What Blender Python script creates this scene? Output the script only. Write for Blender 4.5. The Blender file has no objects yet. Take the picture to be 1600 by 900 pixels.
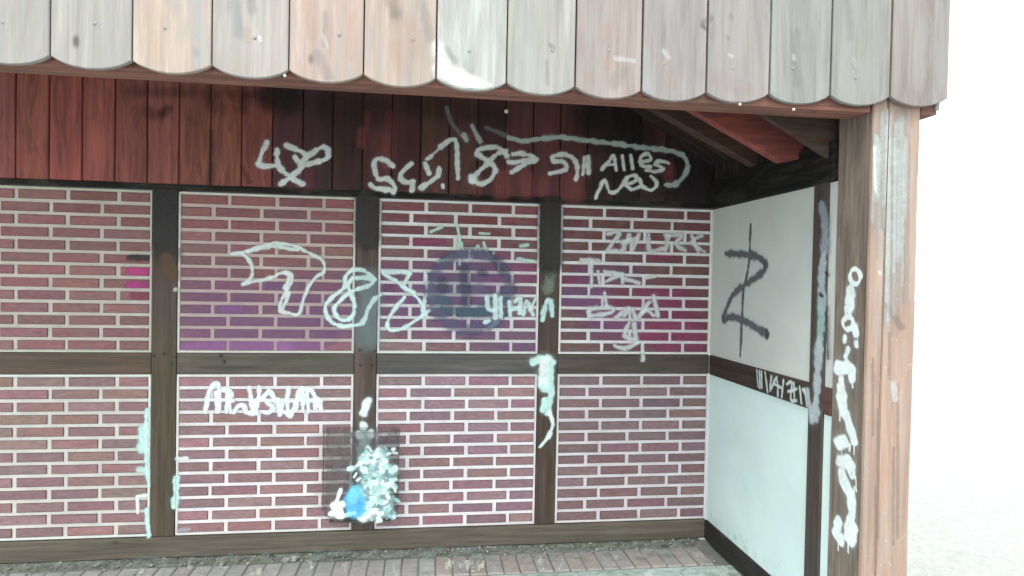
import bpy, bmesh, math, random
import numpy as np
from mathutils import Matrix, Vector
random.seed(7)
rng = np.random.RandomState(11)
SC = bpy.context.scene
COL = SC.collection
R = math.radians

# ------------------------------------------------------------------ camera
YAW, PITCH, ROLL, FPX = R(-7.5194), R(-0.9281), R(-1.0939), 988.85
CZ, CY = 1.85, -4.3
def rotm(y, p, r):
    cy, sy, cp, sp, cr, sr = math.cos(y), math.sin(y), math.cos(p), math.sin(p), math.cos(r), math.sin(r)
    return (np.array([[cy, -sy, 0], [sy, cy, 0], [0, 0, 1]]) @ np.array([[1, 0, 0], [0, cp, -sp], [0, sp, cp]])
            @ np.array([[cr, 0, sr], [0, 1, 0], [-sr, 0, cr]]))
RM = rotm(YAW, PITCH, ROLL)
CAMP = np.array([0, CY, CZ])
cd = bpy.data.cameras.new('camera'); cam = bpy.data.objects.new('camera', cd); COL.objects.link(cam)
cd.sensor_width = 36; cd.lens = FPX / 1600 * 36; cd.clip_start = 0.05; cd.clip_end = 2000
m = Matrix.Identity(4)
for i in range(3):
    m[i][0] = RM[i, 0]; m[i][1] = RM[i, 2]; m[i][2] = -RM[i, 1]; m[i][3] = CAMP[i]
cam.matrix_world = m
SC.camera = cam

# ------------------------------------------------------------------ world, sun, exposure (overcast day)
SUN_EL, SUN_AZ = R(58), R(200)
w = bpy.data.worlds.new('World'); SC.world = w; w.use_nodes = True
nt = w.node_tree; bg = nt.nodes['Background']
sky = nt.nodes.new('ShaderNodeTexSky'); sky.sky_type = 'NISHITA'; sky.sun_disc = False
sky.sun_elevation = SUN_EL; sky.sun_rotation = SUN_AZ; sky.air_density = 1.0; sky.dust_density = 6.0
mx = nt.nodes.new('ShaderNodeMix'); mx.data_type = 'RGBA'; mx.inputs[0].default_value = 0.80
mx.inputs[7].default_value = (8.6, 9.4, 9.5, 1)          # even cloud cover
nt.links.new(sky.outputs[0], mx.inputs[6]); nt.links.new(mx.outputs[2], bg.inputs[0])
bg.inputs[1].default_value = 0.10
sd = bpy.data.lights.new('sun', 'SUN'); sd.energy = 0.8; sd.angle = R(20); sd.color = (1, 0.97, 0.92)
sun = bpy.data.objects.new('sun', sd); COL.objects.link(sun)
dirv = Vector((math.sin(SUN_AZ) * math.cos(SUN_EL), math.cos(SUN_AZ) * math.cos(SUN_EL), math.sin(SUN_EL)))
sun.rotation_euler = dirv.to_track_quat('Z', 'Y').to_euler(); sun.location = (0, -8, 9)
SC.view_settings.view_transform = 'Standard'; SC.view_settings.look = 'None'
SC.view_settings.exposure = 1.50; SC.view_settings.gamma = 1
SC.cycles.transparent_max_bounces = 24
SC.cycles.max_bounces = 8

# ------------------------------------------------------------------ helpers
def ray(x, y): return RM @ np.array([(x - 800) / FPX, 1, -(y - 450) / FPX])
def onY(x, y, Y=0.0):
    r = ray(x, y); t = (Y - CY) / r[1]; return CAMP + t * r
def onX(x, y, X):
    r = ray(x, y); t = X / r[0]; return CAMP + t * r
def onZ(x, y, Z=0.0):
    r = ray(x, y); t = (Z - CZ) / r[2]; return CAMP + t * r

def tag(o, label=None, cat=None, group=None, kind=None):
    if label: o['label'] = label
    if cat: o['category'] = cat
    if group: o['group'] = group
    if kind: o['kind'] = kind
    return o
def empty(name, loc, label, cat, group=None):
    o = bpy.data.objects.new(name, None); o.location = loc; o.empty_display_size = 0.1
    COL.objects.link(o); return tag(o, label, cat, group)
def wpos(o):
    v = Vector(o.location)
    while o.parent: o = o.parent; v = v + Vector(o.location)
    return v
def link(name, me, mat, parent=None, loc=(0, 0, 0), color=None, rot=None):
    """loc is a world position; all parents are unrotated"""
    o = bpy.data.objects.new(name, me); COL.objects.link(o)
    if mat and not me.materials: me.materials.append(mat)
    if parent: o.parent = parent; o.location = Vector(loc) - wpos(parent)
    else: o.location = loc
    if rot: o.rotation_euler = rot
    if color: o.color = (*color, 1)
    return o
def box_mesh(name, dx, dy, dz, bev=0.0, jit=0.0, seg=1, cuts=0):
    bm = bmesh.new(); bmesh.ops.create_cube(bm, size=1)
    bmesh.ops.scale(bm, vec=(dx, dy, dz), verts=bm.verts)
    if cuts:
        ax = max(range(3), key=lambda i: (dx, dy, dz)[i])
        es = [e for e in bm.edges if abs((e.verts[0].co - e.verts[1].co)[ax]) > 1e-4]
        bmesh.ops.subdivide_edges(bm, edges=es, cuts=cuts, use_grid_fill=True)
    if jit:
        for v in bm.verts: v.co += Vector([random.uniform(-jit, jit) for _ in range(3)])
    if bev: bmesh.ops.bevel(bm, geom=[e for e in bm.edges if len(e.link_faces) == 2 and e.calc_face_angle(0) > 0.6], offset=bev, segments=seg, affect='EDGES')
    me = bpy.data.meshes.new(name); bm.to_mesh(me); bm.free(); return me
def box(name, x0, x1, y0, y1, z0, z1, mat, parent=None, bev=0.003, color=None, jit=0.0, cuts=0, seg=1):
    me = box_mesh(name, x1 - x0, y1 - y0, z1 - z0, bev, jit, seg, cuts)
    return link(name, me, mat, parent, ((x0 + x1) / 2, (y0 + y1) / 2, (z0 + z1) / 2), color)

# ------------------------------------------------------------------ materials
def mat(name):
    m = bpy.data.materials.new(name); m.use_nodes = True
    return m, m.node_tree, m.node_tree.nodes['Principled BSDF']
def N(nt, typ, **kw):
    n = nt.nodes.new(typ)
    for k, v in kw.items(): setattr(n, k, v)
    return n
def noise(nt, vec, scale, detail=4, rough=0.55, dist=0.0):
    n = N(nt, 'ShaderNodeTexNoise'); n.inputs['Scale'].default_value = scale; n.inputs['Detail'].default_value = detail
    n.inputs['Roughness'].default_value = rough; n.inputs['Distortion'].default_value = dist
    nt.links.new(vec, n.inputs['Vector']); return n.outputs['Fac']
def ramp(nt, fac, stops):
    n = N(nt, 'ShaderNodeValToRGB'); e = n.color_ramp.elements
    while len(e) < len(stops): e.new(0.5)
    for el, (p, c) in zip(e, stops):
        el.position = p; el.color = (c, c, c, 1) if not isinstance(c, tuple) else (*c, 1)
    nt.links.new(fac, n.inputs[0]); return n.outputs[0]
def mixc(nt, fac, a, b, mode='MIX'):
    n = N(nt, 'ShaderNodeMix', data_type='RGBA', blend_type=mode)
    for i, v in ((0, fac), (6, a), (7, b)):
        if isinstance(v, (int, float)): n.inputs[i].default_value = v if i == 0 else (v, v, v, 1)
        elif isinstance(v, tuple): n.inputs[i].default_value = (*v, 1)
        else: nt.links.new(v, n.inputs[i])
    return n.outputs[2]
def coords(nt, scale, seedscale=13.0):
    """object coordinates, stretched, shifted by a per-object random so that no two pieces match"""
    tc = N(nt, 'ShaderNodeTexCoord'); oi = N(nt, 'ShaderNodeObjectInfo')
    mu = N(nt, 'ShaderNodeVectorMath', operation='MULTIPLY'); mu.inputs[1].default_value = scale
    nt.links.new(tc.outputs['Object'], mu.inputs[0])
    sc = N(nt, 'ShaderNodeMath', operation='MULTIPLY'); sc.inputs[1].default_value = seedscale * 7
    nt.links.new(oi.outputs['Random'], sc.inputs[0])
    ad = N(nt, 'ShaderNodeVectorMath', operation='ADD')
    nt.links.new(mu.outputs[0], ad.inputs[0]); nt.links.new(sc.outputs[0], ad.inputs[1])
    return ad.outputs[0], oi
def bump(nt, p, h, strength=0.4, dist=0.004):
    b = N(nt, 'ShaderNodeBump'); b.inputs['Strength'].default_value = strength; b.inputs['Distance'].default_value = dist
    nt.links.new(h, b.inputs['Height']); nt.links.new(b.outputs[0], p.inputs['Normal'])

def wood(name, axis, dark=0.45, patch=None, patch_amt=0.5, grain=1.0, rough=0.8, knots=True, spots=None):
    """weathered timber; tint comes from the object colour, grain runs along the axis"""
    m, nt, p = mat(name)
    s = [38.0] * 3; s['xyz'.index(axis)] = 1.6
    v, oi = coords(nt, tuple(s))
    s2 = [9.0] * 3; s2['xyz'.index(axis)] = 1.3
    v2, _ = coords(nt, tuple(s2), 5.0)
    v3, _ = coords(nt, (14, 14, 14), 3.0)
    g = noise(nt, v, 1.0, 6, 0.65, 0.3)
    g2 = noise(nt, v2, 1.0, 5, 0.6, 0.8)
    base = oi.outputs['Color']
    c = mixc(nt, ramp(nt, g, [(0.30, 1.0), (0.62, 0.0)]), base, mixc(nt, 1.0, base, dark, 'MULTIPLY'))
    c = mixc(nt, 1.0, c, ramp(nt, g2, [(0.25, 0.72), (0.7, 1.12)]), 'MULTIPLY')
    if patch:
        pm = ramp(nt, noise(nt, v2, 1.7, 6, 0.62, 1.2), [(0.47, 0.0), (0.60, 1.0)])
        pm2 = mixc(nt, 1.0, pm, patch_amt, 'MULTIPLY')
        c = mixc(nt, pm2, c, patch)
    if spots:
        sm = ramp(nt, noise(nt, v3, 2.2, 5, 0.7, 0.5), [(0.64, 0.0), (0.70, 1.0)])
        c = mixc(nt, mixc(nt, 1.0, sm, 0.8, 'MULTIPLY'), c, spots)
    if knots:
        vo = N(nt, 'ShaderNodeTexVoronoi'); s4 = [3.2] * 3; s4['xyz'.index(axis)] = 1.6
        v4, _ = coords(nt, tuple(s4), 2.0); nt.links.new(v4, vo.inputs['Vector']); vo.inputs['Scale'].default_value = 1.6
        km = ramp(nt, vo.outputs['Distance'], [(0.035, 1.0), (0.085, 0.0)])
        c = mixc(nt, mixc(nt, 1.0, km, 0.7, 'MULTIPLY'), c, (0.05, 0.035, 0.03))
    nt.links.new(c, p.inputs['Base Color']); p.inputs['Roughness'].default_value = rough
    p.inputs['Specular IOR Level'].default_value = 0.25
    bump(nt, p, g, 0.5 * grain, 0.004)
    return m

M = {}
M['fascia'] = wood('weathered_fascia_wood', 'z', 0.74, (0.27, 0.27, 0.265), 0.5, 1.0, 0.75, True)
M['red_v'] = wood('red_painted_plank', 'z', 0.72, (0.06, 0.036, 0.036), 0.45, 0.8, 0.7, False)
M['red_x'] = wood('red_lit_rafter', 'x', 0.6, (0.13, 0.05, 0.045), 0.6, 0.9, 0.8, True)
M['beam_x'] = wood('brown_beam_along', 'x', 0.5, (0.085, 0.082, 0.065), 0.4, 1.0)
M['beam_y'] = wood('brown_beam_deep', 'y', 0.5, (0.06, 0.06, 0.05), 0.3, 1.0)
M['beam_z'] = wood('brown_post', 'z', 0.5, (0.075, 0.065, 0.05), 0.4, 1.0)
M['post'] = wood('bleached_post', 'z', 0.72, (0.30, 0.30, 0.28), 0.35, 0.8, 0.75, False, (0.55, 0.56, 0.54))

def brick_mat():
    m, nt, p = mat('brick_face')
    v, oi = coords(nt, (22, 22, 60)); v2, _ = coords(nt, (9, 9, 16), 4)
    n1 = noise(nt, v, 1, 5, 0.65); n2 = noise(nt, v2, 1, 4, 0.6, 0.6)
    base = oi.outputs['Color']
    hs = N(nt, 'ShaderNodeHueSaturation'); nt.links.new(base, hs.inputs['Color'])
    mr = N(nt, 'ShaderNodeMapRange'); mr.inputs['To Min'].default_value = 0.84; mr.inputs['To Max'].default_value = 1.14
    nt.links.new(oi.outputs['Random'], mr.inputs[0]); nt.links.new(mr.outputs[0], hs.inputs['Value'])
    c = mixc(nt, 1.0, hs.outputs[0], ramp(nt, n1, [(0.3, 0.7), (0.65, 1.12)]), 'MULTIPLY')
    c = mixc(nt, ramp(nt, n2, [(0.45, 0.0), (0.72, 0.5)]), c, (0.20, 0.14, 0.15))
    nt.links.new(c, p.inputs['Base Color']); p.inputs['Roughness'].default_value = 0.75
    bump(nt, p, n1, 0.5, 0.002); return m
M['brick'] = brick_mat()
M['dark_edge'] = mat('brick_dark_edge')[0]; M['dark_edge'].node_tree.nodes['Principled BSDF'].inputs['Base Color'].default_value = (0.09, 0.045, 0.05, 1)  # chamfers round each brick coloured darker than its face
def plain(name, use_obj=True, col=(0.7, 0.7, 0.7), lo=0.82, hi=1.05, sc=6, rough=0.8, bmp=0.3, stain=None, stain_at=(0.58, 0.72)):
    m, nt, p = mat(name)
    v, oi = coords(nt, (sc, sc, sc)); n1 = noise(nt, v, 1, 6, 0.62, 0.4); n2 = noise(nt, v, 9, 4, 0.6)
    base = oi.outputs['Color'] if use_obj else col
    c = mixc(nt, 1.0, base, ramp(nt, n1, [(0.3, lo), (0.7, hi)]), 'MULTIPLY')
    if stain:
        c = mixc(nt, ramp(nt, noise(nt, v, 2.3, 7, 0.68, 0.8), [(stain_at[0], 0.0), (stain_at[1], 0.75)]), c, stain)
    nt.links.new(c, p.inputs['Base Color']); p.inputs['Roughness'].default_value = rough
    bump(nt, p, n2, bmp, 0.003); return m
M['mortar'] = plain('mortar', lo=0.80, hi=1.04, sc=7, stain=(0.42, 0.36, 0.33), stain_at=(0.62, 0.8))
M['panel'] = plain('painted_fibre_panel', lo=0.90, hi=1.03, sc=2.2, rough=0.55, bmp=0.12, stain=(0.45, 0.50, 0.45), stain_at=(0.66, 0.85))
M['concrete'] = plain('damp_concrete', lo=0.55, hi=1.15, sc=5, stain=(0.13, 0.15, 0.12), stain_at=(0.48, 0.66), bmp=0.6)
M['paver'] = plain('paver', lo=0.65, hi=1.15, sc=14, stain=(0.27, 0.30, 0.28), stain_at=(0.44, 0.62), bmp=0.7)
M['dirt'] = plain('mossy_debris', lo=0.4, hi=1.4, sc=16, stain=(0.05, 0.05, 0.045), stain_at=(0.5, 0.62), bmp=1.0)
M['gravel'] = plain('pale_gravel', lo=0.8, hi=1.1, sc=24, bmp=0.9)
M['steel'] = plain('screw_head', lo=0.9, hi=1.05, sc=30, rough=0.35)
M['roof'] = plain('roof_felt', lo=0.8, hi=1.1, sc=10)
def paint_mat():
    m, nt, p = mat('spray_paint')
    a = N(nt, 'ShaderNodeAttribute', attribute_name='paint')
    tc = N(nt, 'ShaderNodeTexCoord')
    n1 = noise(nt, tc.outputs['Object'], 38, 5, 0.7)
    n2 = noise(nt, tc.outputs['Object'], 9, 3, 0.6)
    mm = N(nt, 'ShaderNodeMath', operation='MULTIPLY'); nt.links.new(a.outputs['Alpha'], mm.inputs[0])
    nt.links.new(ramp(nt, n1, [(0.30, 0.80), (0.50, 1.0)]), mm.inputs[1])
    m2 = N(nt, 'ShaderNodeMath', operation='MULTIPLY'); nt.links.new(mm.outputs[0], m2.inputs[0])
    nt.links.new(ramp(nt, n2, [(0.30, 0.85), (0.6, 1.0)]), m2.inputs[1])
    nt.links.new(a.outputs['Color'], p.inputs['Base Color']); nt.links.new(m2.outputs[0], p.inputs['Alpha'])
    p.inputs['Roughness'].default_value = 0.55
    return m
M['paint'] = paint_mat()
def plastic_mat():
    m, nt, p = mat('scuffed_clear_plastic')
    tc = N(nt, 'ShaderNodeTexCoord')
    n1 = noise(nt, tc.outputs['Object'], 14, 6, 0.7, 0.6)
    p.inputs['Base Color'].default_value = (0.17, 0.155, 0.155, 1)
    nt.links.new(ramp(nt, n1, [(0.38, 0.05), (0.66, 0.32)]), p.inputs['Alpha'])
    p.inputs['Roughness'].default_value = 0.22
    return m
M['plastic'] = plastic_mat()

# ------------------------------------------------------------------ layout (metres; back wall face is y = 0, floor z = 0)
AL, AR, BL, BR, CL, CR, DL, DR = -2.8516, -1.744, -1.5926, -0.4821, -0.3350, 0.7553, 0.8959, 2.0005
ZT, ZM1, ZM0, ZB = 2.3616, 1.3272, 1.1905, 0.1474
SX = 2.0005                         # inner face of the right side wall
COLS = [(AL, AR), (BL, BR), (CL, CR), (DL, DR)]
POSTS = [(-3.00, AL), (AR, BL), (BR, CL), (CR, DL)]
FRAME_Y, PLANK_Y, BRICK_Y = -0.012, -0.020, -0.006

# ------------------------------------------------------------------ setting
g = tag(box('ground', -60, 60, -45, 90, -0.40, -0.045, M['gravel'], bev=0, color=(0.36, 0.36, 0.345)), kind='structure')
fl = tag(box('floor', -3.3, 2.5, -2.2, -0.415, -0.2, 0.0, M['concrete'], bev=0.006, color=(0.40, 0.50, 0.48)), kind='structure')
pv = empty('paving_border', (0, -0.27, 0), None, None); pv['kind'] = 'structure'
box('mortar_strip', -3.3, 2.5, -0.413, -0.002, -0.2, -0.004, M['concrete'], pv, bev=0, color=(0.20, 0.21, 0.20))
pm = [box_mesh('paver', 0.099, 0.262, 0.05, 0.006, 0.0015) for _ in range(4)]
x = -3.28
tints = [(0.32, 0.30, 0.295), (0.34, 0.31, 0.305), (0.35, 0.34, 0.335), (0.30, 0.295, 0.29), (0.37, 0.365, 0.35)]
while x < 1.93:
    t = random.choice(tints)
    if x > 0.1: t = random.choice([(0.33, 0.275, 0.265), (0.34, 0.27, 0.26), (0.31, 0.285, 0.28)])
    link('paver', random.choice(pm), M['paver'], pv, (x, -0.274, -0.021 + random.uniform(-0.003, 0.003)), t, rot=(0, random.uniform(-.015, .015), random.uniform(-.012, .012)))
    x += 0.1065
# strip of washed-up dirt and moss along the foot of the wall
bm = bmesh.new()
nx, ny = 360, 9
vv = [[bm.verts.new((-3.25 + 5.2 * i / nx, -0.146 + 0.144 * j / (ny - 1),
       -0.010 + 0.020 * (j / (ny - 1)) ** 0.8 * (0.85 + 0.3 * rng.rand()))) for j in range(ny)] for i in range(nx + 1)]
for i in range(nx):
    for j in range(ny - 1): bm.faces.new((vv[i][j], vv[i + 1][j], vv[i + 1][j + 1], vv[i][j + 1]))
me = bpy.data.meshes.new('dirt'); bm.to_mesh(me); bm.free()
tag(link('dirt', me, M['dirt'], None, color=(0.20, 0.22, 0.19)), 'mossy grey dirt and debris along the foot of the back wall', 'dirt', kind='stuff')
# small pale stones and chips lying in the dirt
bm = bmesh.new()
for _ in range(240):
    px = random.uniform(-3.2, 1.9); py = random.uniform(-0.16, -0.01) if random.random() < .8 else random.uniform(-.4, -.1); r = random.uniform(0.004, 0.011)
    mt = Matrix.Translation((px, py, 0.006 + r * .3)) @ Matrix.Rotation(random.random() * 6, 4, 'Z') @ Matrix.Diagonal((1.4, 1, .6, 1))
    bmesh.ops.create_icosphere(bm, subdivisions=1, radius=r, matrix=mt)
me = bpy.data.meshes.new('pebbles'); bm.to_mesh(me); bm.free()
tag(link('pebbles', me, M['concrete'], None, color=(0.36, 0.38, 0.35)), 'small pale stones and chips scattered in the dirt by the wall', 'pebbles', kind='stuff')

# ------------------------------------------------------------------ timber frame of the back wall
wall = empty('timber_frame_wall', (0, 0.05, 0), 'half-timbered back wall of the shelter with red planks above and graffiti across its beams', 'wall')
for k, (a, b) in enumerate(POSTS):
    c = [(0.115, 0.092, 0.066), (0.12, 0.092, 0.064), (0.135, 0.098, 0.082), (0.115, 0.078, 0.060)][k]
    box('post', a + 0.002, b - 0.002, FRAME_Y, 0.10, ZB - 0.002, ZT + 0.01, M['beam_z'], wall, bev=0.004, color=c, cuts=6, jit=0.0008)
for k, (a, b) in enumerate(COLS):
    c = [(0.15, 0.10, 0.075), (0.16, 0.135, 0.11), (0.155, 0.14, 0.135), (0.12, 0.09, 0.08)][k]
    box('rail', a + 0.001, b - 0.001, FRAME_Y + 0.003, 0.10, ZM0 + 0.001, ZM1 - 0.001, M['beam_x'], wall, bev=0.004, color=c)
box('sill', -3.00, SX - 0.001, -0.022, 0.10, 0.012, ZB - 0.003, M['beam_x'], wall, bev=0.006, color=(0.16, 0.135, 0.105), cuts=20, jit=0.0012)
box('shadow_gap_rail', -3.00, SX + 0.12, 0.004, 0.10, ZT + 0.011, ZT + 0.05, M['beam_x'], wall, bev=0, color=(0.02, 0.017, 0.016))  # near-black colour paints the shadow line below the planks
box('backing_board', -3.00, SX + 0.12, 0.004, 0.03, ZT + 0.052, 3.28, M['beam_z'], wall, bev=0, color=(0.02, 0.015, 0.015))
# vertical tongue boards above
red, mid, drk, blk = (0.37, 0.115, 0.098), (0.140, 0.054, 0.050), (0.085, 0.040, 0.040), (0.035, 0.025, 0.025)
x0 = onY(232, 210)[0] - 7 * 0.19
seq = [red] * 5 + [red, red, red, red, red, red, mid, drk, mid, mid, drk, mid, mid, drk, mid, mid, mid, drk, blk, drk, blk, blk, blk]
pw = 0.190
for i, c in enumerate(seq):
    a = x0 + i * pw; b = min(a + pw, SX)
    if b - a < 0.02 or b < -3.0: continue
    a = max(a, -3.0)
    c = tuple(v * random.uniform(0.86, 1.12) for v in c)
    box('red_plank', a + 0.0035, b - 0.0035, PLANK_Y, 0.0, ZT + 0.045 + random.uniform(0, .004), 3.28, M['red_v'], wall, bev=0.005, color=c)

# screw and nail heads, knot-sized holes on the frame crossings
def heads(parent, pts, r, col, name='bolt_head', yof=FRAME_Y):
    bm = bmesh.new(); bmesh.ops.create_cone(bm, cap_ends=True, segments=10, radius1=r, radius2=r * .8, depth=0.006, matrix=Matrix.Rotation(R(90), 4, 'X'))
    me = bpy.data.meshes.new(name); bm.to_mesh(me); bm.free()
    for q in pts:
        P = onY(q[0], q[1], yof); link(name, me, M['steel'], parent, (P[0], yof - 0.001, P[2]), col)
heads(wall, [(240, 556), (256, 553), (268, 569), (274, 558), (563, 571), (582, 571), (562, 547), (585, 549), (345, 556), (350, 565), (852, 824), (566, 832), (625, 861)], 0.011, (0.02, 0.02, 0.02))
heads(wall, [(791, 174), (737, 281), (1120, 295)], 0.015, (0.95, 0.95, 0.95), 'daylight_dot', PLANK_Y)  # white discs added in place of dots of daylight

# ------------------------------------------------------------------ brick panels (things set in the frame)
brick_cache = {}
def brick_mesh(L, H):
    k = (round(L, 2), round(H, 3), random.randrange(5))
    if k not in brick_cache:
        L, H, _v = k; e = 0.0030; J = lambda: random.uniform(-.0016, .0016); d = -BRICK_Y
        v = [(-L / 2, 0, -H / 2), (L / 2, 0, -H / 2), (L / 2, 0, H / 2), (-L / 2, 0, H / 2)]
        w = [(-L / 2, -d + .0015, -H / 2), (L / 2, -d + .0015, -H / 2), (L / 2, -d + .0015, H / 2), (-L / 2, -d + .0015, H / 2)]
        u = [(-L / 2 + e + J(), -d, -H / 2 + e + J()), (L / 2 - e + J(), -d, -H / 2 + e + J()), (L / 2 - e + J(), -d, H / 2 - e + J()), (-L / 2 + e + J(), -d, H / 2 - e + J())]
        f = [(8, 9, 10, 11)] + [(i, (i + 1) % 4, 4 + (i + 1) % 4, 4 + i) for i in range(4)] + [(4 + i, 4 + (i + 1) % 4, 8 + (i + 1) % 4, 8 + i) for i in range(4)]
        me = bpy.data.meshes.new('brick'); me.from_pydata(v + w + u, [], f); me.materials.append(M['brick']); me.materials.append(M['dark_edge'])
        for i in range(1, 9): me.polygons[i].material_index = 1
        brick_cache[k] = me
    return brick_cache[k]
BR_RECTS = []
def brick_panel(col, upper, label, mortar, tint, edge):
    x0, x1 = COLS[col]; z0, z1 = (ZM1, ZT) if upper else (ZB, ZM0)
    t = empty('brick_panel', ((x0 + x1) / 2, 0, z0), label, 'brick panel', 'brick panels set in the timber frame')
    box('mortar_bed', x0 + .001, x1 - .001, 0.0, 0.05, z0 + .001, z1 - .001, M['mortar'], t, bev=0, color=mortar)
    # raised light bead round the panel
    bw = 0.016
    for (a, b, c, d) in ((x0 + .002, x1 - .002, z1 - bw, z1 - .002), (x0 + .002, x1 - .002, z0 + .002, z0 + bw), (x0 + .002, x0 + bw, z0 + bw + .001, z1 - bw - .001), (x1 - bw, x1 - .002, z0 + bw + .001, z1 - bw - .001)):
        box('edge_bead', a, b, -0.0075, -0.0005, c, d, M['mortar'], t, bev=0.002, color=edge)
    bj = 0.0225; zi0, zi1 = z0 + bw + .004, z1 - bw - .004
    ph = (zi1 - zi0 + bj) / 13; bh = ph - bj
    left = x0 + bw + 0.003; right = x1 - bw - 0.003
    org = x0
    for r in range(13):                         # r = 0 is the top course
        zc = zi1 - bh / 2 - r * ph
        js = [org + (0.310 if r % 2 == 0 else 0.213) + 0.2965 * k for k in range(-3, 4)]
        ed = [left] + [j for j in js if left + .04 < j < right - .04] + [right]
        for k in range(len(ed) - 1):
            a = ed[k] + (0.012 if k else 0) + random.uniform(-.0015, .0015); b = ed[k + 1] - (0.012 if k < len(ed) - 2 else 0) + random.uniform(-.0015, .0015)
            L = round(b - a, 2); xc = (a + b) / 2; f = (zi1 - zc) / (zi1 - zi0)
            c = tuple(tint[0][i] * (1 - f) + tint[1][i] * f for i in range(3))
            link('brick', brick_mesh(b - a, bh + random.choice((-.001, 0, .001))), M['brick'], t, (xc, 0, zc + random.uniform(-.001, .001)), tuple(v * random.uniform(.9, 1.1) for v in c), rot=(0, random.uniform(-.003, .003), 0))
            BR_RECTS.append((a, b, zc - bh / 2, zc + bh / 2))
    return t
WH, TAN = (0.74, 0.73, 0.72), (0.50, 0.40, 0.33)  # lower bricks tinted lighter, the stronger light low down put into their colour
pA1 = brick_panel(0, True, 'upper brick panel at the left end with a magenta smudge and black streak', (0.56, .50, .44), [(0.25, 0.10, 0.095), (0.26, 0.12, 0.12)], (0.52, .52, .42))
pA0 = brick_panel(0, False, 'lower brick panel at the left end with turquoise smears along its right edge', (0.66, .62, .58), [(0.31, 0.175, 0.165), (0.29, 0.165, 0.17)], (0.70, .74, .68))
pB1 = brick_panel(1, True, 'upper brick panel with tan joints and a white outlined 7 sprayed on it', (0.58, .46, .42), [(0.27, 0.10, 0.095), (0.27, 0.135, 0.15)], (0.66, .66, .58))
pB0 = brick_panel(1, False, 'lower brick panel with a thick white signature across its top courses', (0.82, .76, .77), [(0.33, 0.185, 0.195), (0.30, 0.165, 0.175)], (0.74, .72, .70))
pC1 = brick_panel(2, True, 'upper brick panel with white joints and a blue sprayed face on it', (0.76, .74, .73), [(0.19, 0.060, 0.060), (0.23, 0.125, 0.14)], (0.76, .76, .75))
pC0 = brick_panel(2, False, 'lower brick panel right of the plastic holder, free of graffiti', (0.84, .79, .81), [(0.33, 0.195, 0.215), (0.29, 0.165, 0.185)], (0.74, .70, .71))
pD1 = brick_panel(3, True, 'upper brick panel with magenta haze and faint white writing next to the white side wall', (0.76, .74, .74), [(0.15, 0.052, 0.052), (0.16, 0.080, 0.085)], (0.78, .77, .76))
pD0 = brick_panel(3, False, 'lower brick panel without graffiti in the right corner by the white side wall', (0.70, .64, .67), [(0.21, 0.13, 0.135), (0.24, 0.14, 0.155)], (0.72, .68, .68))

# ------------------------------------------------------------------ right side wall
sw = empty('side_wall', (SX + 0.05, -0.7, 0), 'white panelled side wall on the right with dark timber rails and a grey sprayed sign', 'wall')
PY0, PY1, SY1, SY2 = -0.002, -1.216, -1.335, -1.40
for (a, b) in ((PY1, -0.014), (SY2, SY1)):
    for (c, d, col, lab) in ((ZM1, ZT, (0.58, 0.61, 0.585), 'upper pale grey-white panel'), (ZB, ZM0, (0.68, 0.84, 0.82), 'lower turquoise-white panel')):
        o = box('wall_panel', SX, SX + 0.03, a + .001, b - .001, c + .001, d - .001, M['panel'], sw, bev=0.001, color=col); o['label'] = lab
box('corner_bead', SX - 0.008, SX - .001, -0.020, -0.006, ZB, ZM0 - .002, M['mortar'], sw, bev=0.002, color=(0.8, .8, .78))
box('corner_bead', SX - 0.008, SX - .001, -0.020, -0.006, ZM1 + .002, ZT - .002, M['mortar'], sw, bev=0.002, color=(0.7, .72, .68))
box('rail', SX - 0.010, SX + 0.08, PY1 + .001, -0.023, ZM0, ZM1, M['beam_y'], sw, bev=0.003, color=(0.060, 0.040, 0.034))
box('rail', SX - 0.010, SX + 0.08, SY2, SY1 - .001, ZM0, ZM1, M['beam_y'], sw, bev=0.003, color=(0.12, 0.06, 0.05))
box('stud', SX - 0.012, SX + 0.08, SY1 + .001, PY1 - .001, 0.012, ZT + .02, M['beam_z'], sw, bev=0.003, color=(0.085, 0.065, 0.058))
box('sill', SX - 0.016, SX + 0.08, SY2, -0.024, 0.012, ZB, M['beam_y'], sw, bev=0.004, color=(0.035, 0.032, 0.028), cuts=6, jit=.001)
box('top_plate', SX - 0.030, SX + 0.10, SY2, -0.024, ZT + 0.003, 2.56, M['beam_y'], sw, bev=0.004, color=(0.010, 0.008, 0.008))  # coloured near black to deepen the shade under the roof
for i in range(9):
    a = -1.40 + i * 0.153
    box('gable_board', SX + 0.002, SX + 0.026, a + .002, a + .151, 2.562, 3.28, M['beam_z'], sw, bev=0.002, color=(0.03, 0.022, 0.02))
# outer face of the side wall
for i in range(9):
    a = -1.40 + i * 0.156
    box('outer_board', SX + 0.085, SX + 0.105, a + .002, a + .152, 0.0, 2.35, M['beam_z'], sw, bev=0.002, color=(0.12, 0.08, 0.06))

# ------------------------------------------------------------------ front posts
PX0, PX1, PF, PB = 1.992, 2.232, -1.630, -1.402
def front_post(x0, x1, label):
    t = empty('front_post', ((x0 + x1) / 2, (PF + PB) / 2, 0), label, 'post', 'thick front posts carrying the roof')
    return t
fp = front_post(PX0, PX1, 'thick bleached wooden post at the right with white paint blobs down its side')
o = box('inner_half', PX0, PX0 + 0.118, PF + 0.004, PB, 0, 2.672, M['beam_z'], fp, bev=0.007, color=(0.27, 0.215, 0.175), cuts=14, jit=.0012, seg=2); o['label'] = 'brown shaded inner half of the post'
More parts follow.
